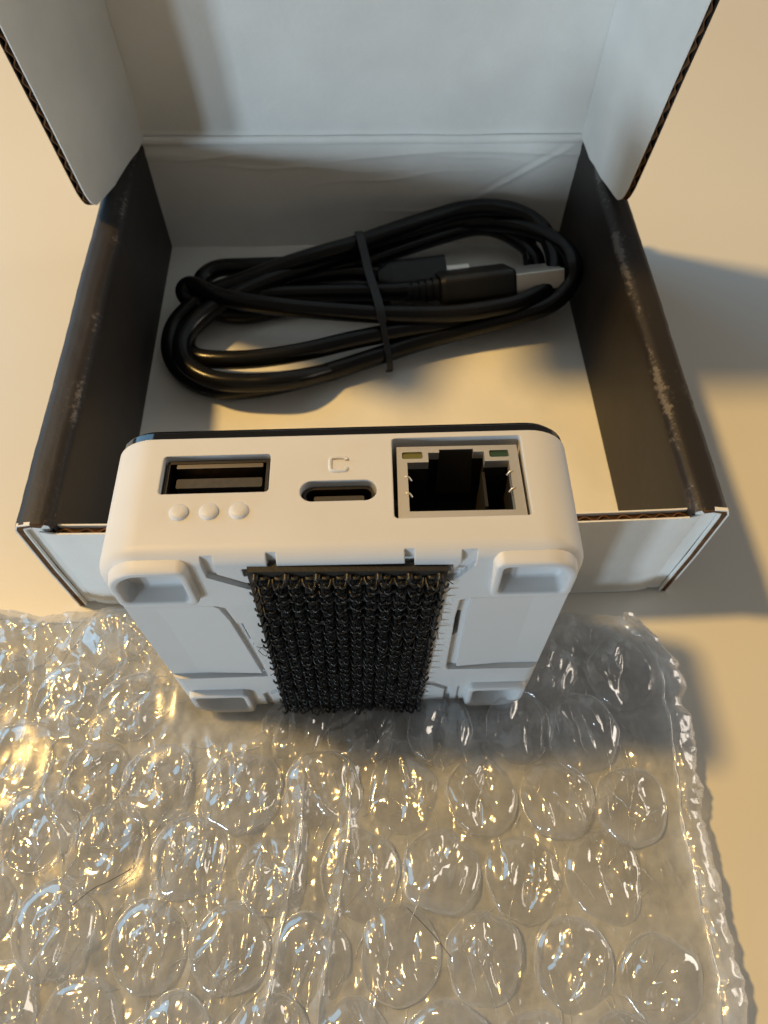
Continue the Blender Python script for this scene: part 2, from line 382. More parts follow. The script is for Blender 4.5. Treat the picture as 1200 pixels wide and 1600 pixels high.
def flap(s):
    xo = 60.6 if s < 0 else 57.3; sl = .045 if s < 0 else .03
    def P(n, wv, off=0):
        f = n / 30.0; x = lid_half(wv) * (1 - f) + (xo + sl * (wv - 10)) * f + .5 * math.sin(f * math.pi) * (.6 if s > 0 else .9)
        return lidp(s * (x + off), n, wv)
    # outline in (n, w): fold line, sloped lower edge, rounded tip, free edge
    tip = [(26.4, 5.6), (27.9, 6.2), (29.0, 7.4), (29.7, 9.2), (30.0, 11.5)]
    out = [(0.15, .6), (8, .4), (16, 2.2), (22, 4.2), (25, 5.1)] + tip + [(30, 20), (30, 32), (30, 45), (30, 60), (30, 80), (29, 90), (24, 93)]
    top = [(0.15, 96)]
    # grid between fold line and the outline
    ws = []; K = 80
    def low(n):                      # w of the lower outline for a given n
        L = [(0.15, .6), (8, .4), (16, 2.2), (22, 4.2), (25, 5.1)] + tip
        for a, b in zip(L, L[1:]):
            if n <= b[0]: return a[1] + (b[1] - a[1]) * (n - a[0]) / max(1e-6, b[0] - a[0])
        return L[-1][1]
    ns = [0.15 + (30 - .15) * (1 - (1 - i / 24) ** 1.7) for i in range(25)]
    def pt(u, v, off):
        n = ns[round(u * 24)]; w0 = low(n); wv = w0 + (94 - w0) * (v ** 1.6)
        q = .18 * noise.noise(Vector((n * .1, wv * .05, s * 3)))
        return P(n, wv, off + q)
    o = add('side_flap', *slab(lambda u, v: pt(u, v, -.85), lambda u, v: pt(u, v, -.60), 24, 60), M['white_card'], lid, 50)
    add('outer_liner', *slab(lambda u, v: pt(u, v, .62), lambda u, v: pt(u, v, .85), 24, 60), M['black_board'], o, 50)
    def pin(u, v, off):
        n = ns[round(u * 24)] * .965; w0 = low(ns[round(u * 24)]) + .9; return P(n, w0 + (93 - w0) * (v ** 1.6), off)
    add('board_core', *slab(lambda u, v: pin(u, v, -.56), lambda u, v: pin(u, v, .58), 24, 40), M['kraft_dark'], o)
    E = [P(n - .02, wv) for n, wv in [(22, 4.3), (25, 5.2)] + tip + [(30, 20), (30, 32), (30, 45), (30, 60), (30, 80)]]
    inw = (LIDM.to_3x3() @ Vector((0, 1, .25)))
    wavy_edge(E, 1.5, LIDM.to_3x3() @ Vector((s, 0, 0)), 1.0, 'flute', o, 3.0, inw)
flap(-1); flap(1)
def tuck_pt(u, v):
    q = lid_pt(u, 1.0); f = v * 21.5
    return q + Vector((0, -f, .12 * f - .004 * f * f))
add('tuck_flap', *slab(tuck_pt, lambda u, v: tuck_pt(u, v) + Vector((0, .2, 1.8)), 30, 10), M['white_card'], lid, 50)

# ------------------------------------------------------------------ cable in the box (box coordinates, mm)
STR = {
 'A':[(6,81.5,4.0),(-8,82.5,3.9),(-21,80.5,3.9),(-31.6,77.8,4.0),(-39.8,77.9,5.7),(-45.1,80.2,7.3),(-46.1,81.8,9.0),(-43.6,82.3,10.0),(-36.0,76.8,11.0),(-22.1,73.4,11.0),(-8.4,71.4,11.0),(4.3,70.1,11.0),(18.9,69.8,11.0),(30.0,71.6,11.0),(38.6,74.2,11.1),(45.4,79.2,11.3),(47.9,85.6,11.6),(48.1,92.0,12.2),(46.0,99.0,13.1),(41.0,103.2,14.2),(33.9,104.0,15.5),(25.1,103.9,15.0),(15.0,100.1,14.6),(5.1,95.7,14.3),(-2.6,92.1,14.0),(-12.1,89.5,13.0),(-21.7,87.5,11.1),(-32.2,84.2,9.3),(-40.7,81.4,7.7),(-45.7,77.0,6.4),(-48.6,72.2,5.4),(-48.8,65.9,4.7),(-46.5,60.1,4.4),(-41.6,55.1,4.3),(-34.3,52.8,4.3),(-24.6,53.4,4.5),(-13.1,56.5,4.7),(0.5,61.5,5.1),(11.6,65.7,5.6),(23.9,69.2,6.5),(36.1,71.8,7.9),(45.4,74.0,9.9),(50.6,78.4,12.6),(51.2,83.0,15.5),(49.6,91.4,13.9),(44.6,98.3,12.5),(36.4,102.8,11.5),(26.5,103.9,10.8),(15.5,102.1,8.8),(3.4,99.4,6.9),(-8.7,95.9,5.0)],
 'B':[(-8.6,94.5,8.0),(-20.3,91.8,8.0),(-30.9,91.3,8.0),(-38.7,91.2,7.6),(-42.4,88.1,7.2),(-42.0,84.0,7.0),(-36.1,81.4,7.0),(-25.7,81.7,7.2),(-13.3,81.7,7.6),(-2.9,81.0,8.3),(4.7,80.0,9.1),(10.3,79.3,10.0)],
 'C':[(5.0,87.5,8.0),(-4.7,89.6,7.2),(-16.4,88.5,6.5),(-27.9,85.2,6.0),(-38.0,78.9,5.7),(-43.9,71.8,5.7),(-44.6,65.9,5.9),(-41.8,61.7,6.4),(-35.3,59.9,7.0),(-26.4,59.9,7.3),(-15.7,61.5,7.7),(-3.1,64.9,8.0),(9.8,68.0,8.0),(24.0,71.3,7.4),(34.9,76.2,6.9),(41.6,83.0,6.7),(45.1,91.2,6.9),(43.5,97.9,7.5),(36.9,103.7,8.4),(29.7,104.0,9.5),(19.4,101.0,9.0),(7.2,95.9,8.5),(-2.7,91.5,8.0),(-12.5,90.0,7.0)],
 'D':[(-8.7,58.5,4.0),(-18.8,51.7,8.6),(-29.1,51.1,8.6),(-37.0,52.6,8.6),(-42.6,56.7,8.6),(-44.7,62.1,8.7),(-44.1,67.4,8.8),(-39.8,74.1,9.0),(-31.9,80.2,9.2),(-21.8,85.8,9.6),(-10.4,90.7,10.0),(1.3,95.8,10.4),(13.3,100.3,10.8),(25.5,104.0,11.3),(33.5,104.0,11.8),(40.1,102.7,9.8),(43.5,99.0,7.9),(44.2,93.8,6.0)],
}
cable = empty('usb_cable', BOXM @ Matrix.Translation(Vector((0, 80, 1.6))))
tag(cable, 'coiled black cable with metal-tipped plug lying inside the open box', 'cable')
CO = Vector((0, 80, 1.6))
mb = MB()
for k, P in STR.items(): mb.tube([p - CO for p in crom(P, 6)], 2.25, 14)
mb.build('cord', M['cable'], cable, 60)
def frame(a, b, up):
    a, b, up = Vector(a), Vector(b), Vector(up); x = (b - a).normalized(); z = (up - x * up.dot(x)).normalized(); y = z.cross(x)
    m = Matrix((x, y, z)).transposed().to_4x4(); m.translation = a - CO; return m
def rbar(mb, T, x0, x1, w0, h0, w1, h1, r=1.0):
    lp0 = rrect(-w0 / 2, -h0 / 2, w0 / 2, h0 / 2, min(r, h0 / 2 - .05)); lp1 = rrect(-w1 / 2, -h1 / 2, w1 / 2, h1 / 2, min(r, h1 / 2 - .05))
    n = len(lp0); V = [T @ Vector((x0, *p)) for p in lp0] + [T @ Vector((x1, *p)) for p in lp1]
    mb.geo(V, [list(range(n)), [n + i for i in range(n)]] + [[i, (i + 1) % n, n + (i + 1) % n, n + i] for i in range(n)])
# USB-A plug, lying on its narrow edge
TA = frame((9.5, 79.3, 9.4), (48.0, 83.4, 11.0), (.05, .55, .83))
TA = TA @ Matrix.Rotation(0, 4, 'X')
mb = MB(); 
for k in range(5): rbar(mb, TA, 1.7 * k, 1.7 * k + 1.3, 4.6 + .45 * k, 4.6 + .2 * k, 4.9 + .45 * k, 4.8 + .2 * k, 1.6)
rbar(mb, TA, 0, 8.6, 3.8, 3.8, 5.6, 4.6, 1.5); mb.build('strain_relief', M['overmould'], cable, 40)
mb = MB(); rbar(mb, TA, 8.4, 9.4, 12.0, 6.6, 13.0, 7.2, 1.8); rbar(mb, TA, 9.4, 26.2, 13.0, 7.2, 13.4, 7.2, 1.8); rbar(mb, TA, 26.2, 26.9, 13.4, 7.2, 12.6, 6.6, 1.8)
pl = mb.build('plug_body', M['overmould'], cable, 35)
mb = MB(); rbar(mb, TA, 26.9, 38.9, 12.0, 4.5, 12.0, 4.5, .35); sh = mb.build('plug_shell', M['steel'], cable, 30)
# USB-C plug behind it
TC = frame((3.0, 86.2, 7.4), (27.2, 88.2, 8.4), (0, -.3, 1))
mb = MB(); rbar(mb, TC, 0, 3.5, 5.0, 5.0, 9.0, 6.0, 1.8); rbar(mb, TC, 3.5, 17.5, 9.0, 5.8, 9.4, 5.8, 2.2); mb.build('plug_body', M['overmould'], cable, 40)
mb = MB(); rbar(mb, TC, 17.5, 23.6, 4.6, 2.4, 4.6, 2.4, 1.1); mb.build('plug_shell', M['steel'], cable, 40)
# tie strap round the bundle
tie = [(-1.2, 96.4, 12.0), (-2.0, 94.6, 15.6), (-1.6, 91.4, 16.9), (-.6, 86.6, 15.6), (.4, 81.0, 14.2), (1.6, 75.6, 13.9), (2.6, 70.0, 13.8), (3.3, 66.6, 12.2), (3.8, 64.6, 9.8), (4.3, 62.6, 7.8), (4.7, 60.3, 6.6), (5.0, 58.9, 4.2), (4.7, 59.6, 2.4)]
tp = crom([Vector(p) - CO for p in tie], 5)
mb = MB(); V = []; F = []
for i, p in enumerate(tp):
    t = (tp[min(i + 1, len(tp) - 1)] - tp[max(0, i - 1)]).normalized(); sd = Vector((1, .14, 0)); sd = (sd - t * sd.dot(t)).normalized(); nn = t.cross(sd)
    wd = 1.0 if i < 36 else .7
    for a, b in ((-wd, -.3), (wd, -.3), (wd, .3), (-wd, .3)): V.append(p + sd * a + nn * b)
for i in range(len(tp) - 1):
    for k in range(4): F.append([i * 4 + k, i * 4 + (k + 1) % 4, (i + 1) * 4 + (k + 1) % 4, (i + 1) * 4 + k])
F += [[0, 1, 2, 3], [len(V) - 1, len(V) - 2, len(V) - 3, len(V) - 4]]
mb.geo(V, F)
mb.build('cable_tie', M['tie'], cable, 50)

# ------------------------------------------------------------------ device
DEVM = Matrix.Translation(Vector((-3.76, -68.98, 2.88))) @ Matrix.Rotation(R(2.624), 4, 'Z') @ Matrix.Rotation(R(-1.807), 4, 'X') @ Matrix.Rotation(R(-1.344), 4, 'Y')
dev = empty('network_device', DEVM)
tag(dev, 'small square white gadget with network and charging sockets standing on clear bubble wrap', 'network device')
Y0, YB, ZT, ZB, XC = .5, 19.3, 56.15, -.8, -.1
SEG = 9
def ring(inset, dw, y, rc=6.2):
    sx = inset * .95
    x0, x1 = XC - 31.3 - dw * .4 + sx, XC + 31.3 + dw * .4 - sx
    return [(x, y, z) for x, z in rrect(x0, ZB - dw * .5 + sx, x1, ZT - inset, max(.6, rc - inset * .8), SEG)]
rings = []
FR = 2.3
for k in range(8):
    a = math.pi / 2 * k / 7; rings.append(ring(FR * (1 - math.sin(a)), 0, Y0 + FR * (1 - math.cos(a))))
rings.append(ring(0, .35, 11)); rings.append(ring(0, .6, YB))
n = len(rings[0]); V = [p for r_ in rings for p in r_]
F = [list(range(n))] + [[(len(rings) - 1) * n + i for i in range(n)][::-1]]
F += [[j * n + i, (j + 1) * n + i, (j + 1) * n + (i + 1) % n, j * n + (i + 1) % n] for j in range(len(rings) - 1) for i in range(n)]
me = raw('shell', V, F); fixn(me)
cut = []
def cut_top(loop, d): cut.append(MB().prism(loop, lambda x, y: (x, y, ZT - d), lambda x, y: (x, y, ZT + 3)))
def cut_face(loop, d, y0=None): cut.append(MB().prism(loop, lambda x, z: (x, -4, z), lambda x, z: (x, Y0 + d, z)))
RJ = (6.75, 5.7, 24.15, 18.45); UA = (-23.6, 10.25, -9.35, 16.35); UC = (-5.3, 8.55, 4.65, 11.75)
cut_top(rrect(*RJ, .5, 3), 15); cut_top(rrect(*UA, .5, 3), 14); cut_top(rrect(*UC, 1.58, 8), 9)
# recessed side panels open to the silhouette
def mir(L, s): return [(x * s + (0 if s > 0 else 0), z) for x, z in L]
PAN = [(-34, 43.3), (-17.6, 43.0), (-16.6, 42.3), (-16.0, 37.3), (-15.4, 37.3), (-14.9, 29), (-14.6, 15.6), (-34, 15.2)]
PANR = [(34, 43.6), (16.8, 43.5), (15.6, 43.0), (15.3, 37.5), (15.3, 29), (15.2, 17.6), (15.6, 16.6), (34, 16.2)]
cut_face(PAN, 1.0); cut_face(PANR, 1.0)
SL = [(-15.95, 37.3), (-15.15, 37.3), (-14.75, 29.4), (-15.5, 29.4)]; SR = [(15.35, 37.6), (16.25, 37.6), (16.3, 29.6), (15.5, 28.6)]
cut_face(SL, 4); cut_face(SR, 4)
# grooves that outline the middle plate
cut_face(stroke([(-16.7, 60), (-16.5, 51.8), (-12.2, 48.6), (-9, 47.5)], 1.5), .8)
cut_face(stroke([(16.0, 60), (15.9, 53.2), (14.2, 50.2), (9, 47.5)], 1.9), .8)
cut_face([(-9.3, 60), (-9.2, 53.6), (-12.5, 53.4), (-12.5, 51.5), (14, 51.5), (14, 53.2), (9.1, 53.4), (9.1, 60), (7.8, 60), (7.9, 53.8), (-8.0, 54.0), (-8.0, 60)], 1.0)
cut_face(stroke([(-16.2, -4), (-16.2, 6.5), (-13, 9.0)], 1.2), .7); cut_face(stroke([(16.2, -4), (16.2, 7.0), (13.4, 9.6), (9, 9.8)], 1.2), .7)
cut_face(stroke([(18.2, -4), (18.2, 8.0)], .5), .4)
for q in ((-28.75, 46.7, -20.0, 54.2), (20.0, 46.7, 28.9, 54.2), (-28.6, 1.2, -20.0, 8.5), (20.5, 1.2, 28.8, 8.7)): cut_face(rrect(*q, 1.2, 4), 2.4)
me = boolean(me, cut)
me.transform(Matrix.Scale(MM, 4)); me.materials.clear()
shell = link('shell', me, M['shell'], dev, 28)
# inside of panel recess: slightly raised plate
for L, s in ((PAN, -1), (PANR, 1)):
    pts = [(-30.4, 42.45), (-18.4, 42.15), (-17.8, 41.6), (-17.0, 37.3), (-16.4, 29), (-15.6, 15.95), (-30.4, 15.5)] if s < 0 else [(30.3, 42.7), (17.3, 42.6), (17.0, 37.5), (17.0, 29), (17.0, 16.85), (30.3, 16.5)]
    MB().prism(pts, lambda x, z: (x, Y0 + .4 + max(0, abs(x - XC) - 28.8) * .55, z), lambda x, z: (x, Y0 + 1.6 + max(0, abs(x - XC) - 28.8) * .5, z)).build('side_panel', M['raised'], dev, 30)
# black glass back
rg = [ring(.25, .6, YB + .05), ring(.25, .6, YB + 1.3), ring(.7, .6, YB + 1.9)]
V = [p for r_ in rg for p in r_]; n = len(rg[0])
F = [list(range(n)), [2 * n + i for i in range(n)][::-1]] + [[j * n + i, (j + 1) * n + i, (j + 1) * n + (i + 1) % n, j * n + (i + 1) % n] for j in range(2) for i in range(n)]
add('glass_cover', V, F, M['glass'], dev, 35)
# feet: raised rounded rims with sunk centres
def foot(x0, z0, x1, z1, big):
    # big: which corner carries the large radius: order of rrect corners (x1z1, x0z1, x0z0, x1z0)
    def rad(b, s): return [b if i == big else s for i in range(4)]
    yr = -.7
    L = [(-.1, 1.8, 4.6, 1.4), (0, .5, 4.6, 1.4), (.2, yr + .3, 4.5, 1.2), (.35, yr + .07, 4.4, 1.1), (.6, yr, 4.2, 1.1), (.95, yr, 3.9, 1.0), (1.15, yr + .07, 3.7, .9), (1.3, yr + .3, 3.6, .85), (1.4, 1.5, 3.4, .8), (1.5, 1.9, 3.3, .7), (1.7, 2.0, 3.1, .6)]
    rs = [[(x, y, z) for x, z in rrect(x0 + i, z0 + i, x1 - i, z1 - i, rad(b, s), 7)] for i, y, b, s in L]
    V = [p for r_ in rs for p in r_]; n = len(rs[0])
    F = [[j * n + i, (j + 1) * n + i, (j + 1) * n + (i + 1) % n, j * n + (i + 1) % n] for j in range(len(rs) - 1) for i in range(n)]
    F.append([(len(rs) - 1) * n + i for i in range(n)])
    return add('foot', V, F, M['raised'], dev, 60)
foot(-29.8, 45.6, -18.9, 55.3, 1); foot(18.9, 45.6, 30.0, 55.3, 0)
foot(-29.7, .0, -18.8, 9.6, 2); foot(19.3, .0, 29.9, 9.8, 3)
# three raised dots and a raised letter C
for x in (-20.5, -16.7, -12.9):
    V = []; F = []; k = 18; prof = [(1.3, -.1), (1.22, .2), (1.05, .42), (.6, .52)]
    for r_, z in prof: V += [(x + r_ * math.cos(2 * math.pi * i / k), 7.4 + r_ * math.sin(2 * math.pi * i / k), ZT + z) for i in range(k)]
    F = [[j * k + i, j * k + (i + 1) % k, (j + 1) * k + (i + 1) % k, (j + 1) * k + i] for j in range(3) for i in range(k)] + [[3 * k + i for i in range(k)]]
    add('raised_dot', V, F, M['raised'], dev, 60)
cp = [Vector((.75, 13.75, ZT)), Vector((.7, 13.45, ZT)), Vector((.4, 13.3, ZT)), Vector((-1.0, 13.3, ZT)), Vector((-1.4, 13.6, ZT)), Vector((-1.4, 15.1, ZT)), Vector((-1.0, 15.4, ZT)), Vector((.4, 15.4, ZT)), Vector((.7, 15.25, ZT)), Vector((.75, 14.95, ZT))]
MB().tube(crom(cp, 3), .27, 8).build('raised_letter', M['raised'], dev, 70)
# ethernet socket
ep = MB().prism([(7.3, 5.9), (23.7, 5.9), (23.6, 17.4), (7.4, 17.5)], lambda x, y: (x, y, ZT - 2.2), lambda x, y: (x, y, ZT - .7))
hole = [(8.75, 7.1), (22.3, 7.0), (22.3, 14.8), (19.1, 14.8), (19.1, 16.4), (17.7, 16.4), (17.7, 16.9), (13.1, 16.9), (13.1, 16.4), (11.6, 16.4), (11.6, 14.85), (8.75, 14.85)]
c1 = MB().prism(hole, lambda x, y: (x, y, ZT - 4), lambda x, y: (x, y, ZT + 1))
lcs = [MB().prism(rrect(*q, .25, 3), lambda x, y: (x, y, ZT - 4), lambda x, y: (x, y, ZT + 1)) for q in ((8.1, 15.45, 10.85, 16.6), (19.8, 15.45, 22.4, 16.6))]
pm = raw('eth', ep.V, ep.F); fixn(pm); pm = boolean(pm, [c1] + lcs); pm.transform(Matrix.Scale(MM, 4)); pm.materials.clear()
eth = link('ethernet_socket', pm, M['steel'], dev, 30)
cav = MB()
def inbox(x0, y0, x1, y1, zt, zb):   # five inner faces of a cavity as thin slabs
    t = .25
    cav.box((x0 - t, y0, zb), (x0, y1, zt)); cav.box((x1, y0, zb), (x1 + t, y1, zt)); cav.box((x0 - t, y0 - t, zb), (x1 + t, y0, zt)); cav.box((x0 - t, y1, zb), (x1 + t, y1 + t, zt)); cav.box((x0 - t, y0 - t, zb - t), (x1 + t, y1 + t, zb))
inbox(8.6, 6.95, 22.45, 16.95, ZT - 2.25, ZT - 13)
cav.box((19.0, 7.0, ZT - 12), (22.4, 9.2, ZT - 4.5)); cav.box((8.6, 14.9, ZT - 12), (11.6, 16.9, ZT - 2.3)); cav.box((19.1, 14.9, ZT - 12), (22.4, 16.9, ZT - 2.3))
cav.box((8.6, 7.0, ZT - 12), (10.2, 9.0, ZT - 6)); cav.box((18.9, 9.2, ZT - 12), (19.3, 14.8, ZT - 3.2))
cav.build('socket_cavity', M['port_inside'], eth)
MB().geo([(13.2, 16.85, ZT - .8), (17.6, 16.85, ZT - .8), (18.0, 15.4, ZT - 9), (12.8, 15.4, ZT - 9), (13.2, 17.1, ZT - .8), (17.6, 17.1, ZT - .8), (18.0, 15.7, ZT - 9), (12.8, 15.7, ZT - 9)],
     [[0, 1, 2, 3], [7, 6, 5, 4], [0, 4, 5, 1], [1, 5, 6, 2], [2, 6, 7, 3], [3, 7, 4, 0]]).build('latch_plate', mat('latch_plastic', (.022, .018, .013), .45, .4), eth)
for i in range(8):
    x = 11.6 + i * 1.02
    MB().box((x - .18, 7.3, ZT - 12.6), (x + .18, 11.5 - 0, ZT - 12.3)).build('contact', M['gold'], eth)
for q, mm in (((8.15, 15.5, 10.8, 16.55), 'led_y'), ((19.85, 15.5, 22.35, 16.55), 'led_g')):
    MB().prism(rrect(*q, .2, 3), lambda x, y: (x, y, ZT - 2.0), lambda x, y: (x, y, ZT - .95)).build('status_light', M[mm], eth, 30)
for x, y, s in ((8.75, 12.4, 1), (8.75, 9.8, 1), (22.3, 12.9, -1), (22.3, 10.2, -1)):
    MB().tube([(x - s * .35, y + .2, ZT - .72), (x + s * .1, y, ZT - .62), (x + s * .45, y - .15, ZT - 1.2)], .14, 6).build('spring_tab', M['steel'], eth, 60)
# USB-A socket
us = MB(); x0, y0, x1, y1 = -23.3, 10.5, -9.65, 16.1
for a, b in (((x0, y0, ZT - 12), (x0 + .4, y1, ZT - 1.0)), ((x1 - .4, y0, ZT - 12), (x1, y1, ZT - 1.0)), ((x0 + .4, y0, ZT - 12), (x1 - .4, y0 + .4, ZT - .95)), ((x0 + .4, y1 - .4, ZT - 12), (x1 - .4, y1, ZT - .95)), ((x0, y0, ZT - 13), (x1, y1, ZT - 12))): us.box(a, b)
usb = us.build('usb_socket', M['dark_steel'], dev)
MB().prism(rrect(-22.0, 12.3, -10.6, 13.8, .2, 2), lambda x, y: (x, y, ZT - 11.9), lambda x, y: (x, y, ZT - 1.7)).build('socket_tongue', M['tongue'], usb, 30)
for k in range(4): MB().box((-20.4 + k * 2.3, 13.85, ZT - 9.5), (-19.4 + k * 2.3, 14.0, ZT - 3.4)).build('contact', M['gold'], usb)
MB().prism(rrect(-22.0, 15.0, -10.5, 15.65, .1, 2), lambda x, y: (x, y, ZT - 9), lambda x, y: (x, y, ZT - 1.0)).build('shield_spring', M['spring'], usb, 30)
MB().box((-22.85, 10.95, ZT - 11.95), (-10.1, 11.15, ZT - 1.3)).build('socket_lining', M['black_plastic'], usb)
# USB-C socket
o_, i_ = rrect(-4.95, 8.75, 4.3, 11.5, 1.36, 8), rrect(-4.6, 9.1, 3.95, 11.15, 1.02, 8)
n = len(o_); V = [(x, y, ZT - 1.2) for x, y in o_] + [(x, y, ZT - 1.2) for x, y in i_] + [(x, y, ZT - 8) for x, y in o_] + [(x, y, ZT - 8) for x, y in i_]
F = [[i, (i + 1) % n, n + (i + 1) % n, n + i] for i in range(n)] + [[i, 2 * n + i, 2 * n + (i + 1) % n, (i + 1) % n] for i in range(n)] + [[n + i, n + (i + 1) % n, 3 * n + (i + 1) % n, 3 * n + i] for i in range(n)]
F.append([3 * n + i for i in range(n)])
usc = add('charging_socket', V, F, M['dark_steel'], dev, 40)
MB().prism(rrect(-3.6, 9.55, 2.95, 10.3, .25, 3), lambda x, y: (x, y, ZT - 7.9), lambda x, y: (x, y, ZT - 1.5)).build('socket_tongue', M['tongue'], usc, 30)
for k in range(10): MB().box((-3.2 + k * .6, 9.42, ZT - 6), (-2.9 + k * .6, 9.53, ZT - 1.7)).build('contact', M['steel'], usc)

# hook-and-loop patch
VX, VW, VZ0, VZ1 = -.2, 25.0, -.6, 53.6
patch_rot = Matrix.Translation((VX, 0, 28)) @ Matrix.Rotation(R(2.2), 4, 'Y') @ Matrix.Translation((-VX, 0, -28))
bk = MB(); bk.box((VX - VW / 2, Y0 - .75, VZ0), (VX + VW / 2, Y0 + .45, VZ1))
patch = None
V = [patch_rot @ v for v in bk.V]
patch = add('hook_tape', V, bk.F, M['velcro_base'], dev)
# woven ribs of the backing, one joined mesh
rb = MB(); COLS = 13; ROWS = 22
px = VW / COLS; pz = (VZ1 - VZ0 - 1.2) / ROWS
for c in range(COLS + 1):
    x = VX - VW / 2 + c * px
    for r_ in range(ROWS * 2):
        z = VZ0 + .6 + (r_ + .5) * pz / 2
        if not (VX - VW / 2 + .2 < x < VX + VW / 2 - .2): continue
        wv = .42 + random.uniform(-.05, .05)
        rb.tube([patch_rot @ Vector(q) for q in ((x - wv, Y0 - .7, z - .1), (x - wv * .5, Y0 - 1.12, z), (x + wv * .5, Y0 - 1.12, z + .05), (x + wv, Y0 - .7, z + .1))], .24, 5)
ribs = rb.build('woven_ribs', M['velcro_base'], patch, 60); ribs['kind'] = 'stuff'
def hook_mesh(seed):
    rn = random.Random(seed); m = MB()
    for s in (-1, 1):
        L = 1.45 + rn.uniform(-.2, .3); a = .62 + rn.uniform(-.12, .12)
        P = [(s * .16, .1, 0), (s * .2, -L * .55, rn.uniform(-.1, .1)), (s * .42, -L * .95, rn.uniform(-.15, .15)), (s * (a - .05), -L * 1.02, rn.uniform(-.2, .15)), (s * (a + .3), -L * .86, rn.uniform(-.25, .1)), (s * (a + .36), -L * .68, rn.uniform(-.2, .1))]
        m.tube(crom(P, 2), [.26] * 3 + [.19] * 4 + [.17, .16, .14, .11], 5)
    me = raw('hook', m.V, m.F); fixn(me); me.transform(Matrix.Scale(MM, 4)); me.materials.append(M['velcro'])
    for p in me.polygons: p.use_smooth = True
    return me
HM = [hook_mesh(i) for i in range(10)]
for c in range(COLS):
    for r_ in range(ROWS):
        x = VX - VW / 2 + (c + .5) * px; z = VZ0 + .8 + (r_ + .5) * pz
        o = bpy.data.objects.new('hook', HM[random.randrange(10)]); COL.objects.link(o); o.parent = patch
        sx = random.uniform(.85, 1.1)
        o.matrix_local = Matrix.Translation((patch_rot @ Vector((x + random.gauss(0, .06), Y0 - .6, z + random.gauss(0, .09)))) * MM) @ Matrix.Rotation(R(random.gauss(0, 6)), 4, 'Y') @ Matrix.Rotation(R(random.gauss(0, 7)), 4, 'X') @ Matrix.Diagonal((sx, random.uniform(.8, 1.12), sx, 1))
# cut plain strip at the top of the tape with glossy stubs
st = MB()
for c in range(COLS):
    x = VX - VW / 2 + (c + .5) * px
    if c % 2 == 0: st.tube([patch_rot @ Vector(q) for q in ((x, Y0 - .5, VZ1 - .9), (x, Y0 - 1.5, VZ1 - .9), (x, Y0 - 1.7, VZ1 - 1.1))], [.5, .48, .2], 8)
st.build('cut_stub', M['velcro'], patch, 60)['kind'] = 'stuff'
fz = MB()
for k in range(12):
    s = random.choice((-1, 1)); z = random.uniform(VZ0, VZ1); x = VX + s * (VW / 2 - .2)
    q = Vector((x, Y0 - random.uniform(.3, 1.2), z)); P = [q]; d = Vector((s * random.uniform(.3, 1), random.uniform(-.7, .1), random.uniform(-.5, .5)))
    for i in range(4): P.append(P[-1] + d * .32); d += Vector((random.gauss(0, .4), random.gauss(0, .3), random.gauss(0, .5)))
    fz.tube([patch_rot @ p for p in P], .06, 4)
fz.tube([Vector(p) for p in ((-13.0, .2, 29), (-13.6, -.3, 30), (-14.2, -.2, 28.6), (-13.9, 0, 26.5), (-13.3, -.2, 26.2), (-12.9, -.3, 28.2), (-13.4, -.3, 29.8), (-14.4, .2, 29.2))], .05, 4)
fz.build('loose_thread', M['hair'], patch)['kind'] = 'stuff'

# ------------------------------------------------------------------ bubble wrap
wrap = empty('bubble_wrap', Matrix.Identity(4))
tag(wrap, 'crumpled sheet of clear bubble wrap under the white gadget in front of the box', 'bubble wrap')
XR = 54.5
def right_edge(y):                   # x of the folded right edge
    t = (-50 - y) / 75
    return 55.6 + .5 * math.sin(y * .16) + .6 * noise.noise(Vector((y * .35, 2, 2))) + .35 * noise.noise(Vector((y * .9, 2, 8))) - (6 * math.exp(-((y + 50) / 5) ** 2))
def back_edge(x):
    return -50.3 + 1.0 * math.sin(x * .21) + .8 * noise.noise(Vector((x * .2, 3, 4))) + (-1.2 if x < -20 else 0)
DI = DEVM.inverted()
def squash(x, y):                    # 1 away from the gadget, 0 under it
    q = DI @ Vector((x, y, 3)); dx = max(0, abs(q.x - .7) - 30); dy = max(0, abs(q.y - 9.5) - 10.5)
    return min(1, math.hypot(dx, dy) / 6)
def ridge(p, sc, oct=3):
    v = 0; a = 1; q = Vector(p) * sc
    for _ in range(oct):
        v += a * (1 - abs(noise.noise(q)) * 2); q = q * 2.1 + Vector((3.7, 1.1, .3)); a *= .5
    return v
def top_z(x, y):
    big = 1.3 * noise.noise(Vector((x * .035, y * .045, 2))) + .6 * noise.noise(Vector((x * .1, y * .1, 6)))
    crump = 1 / (1 + math.exp((x + 22) / 7))
    rid = .55 * max(0, ridge((x * 1.2 + .5 * y * crump, y * .7, 1), .11, 4) - .75)
    z = 4.4 + big + rid * (1 + 1.6 * crump) + .28 * (ridge((x * 1.3, y * .8, 4), .3, 3) - .9)
    # two long ridges left of centre where the sheet is folded
    for xr, a in ((-13.5, 2.0), (-5.5, 1.3)):
        d = x - xr - .05 * (y + 90) - 1.0 * math.sin(y * .12); z += a * math.exp(-(abs(d) / 1.1) ** 1.3) * max(0, min(1, (-76 - y) / 12))
    e = min(1, max(0, (back_edge(x) - y) / 3)); z = 1.0 + (z - 1.0) * (.45 + .55 * e)
    return 1.6 + (max(2.2, z) - 1.6) * (.02 + .98 * squash(x, y))
NXf, NYf = 400, 200
XL, YF = -100, -128
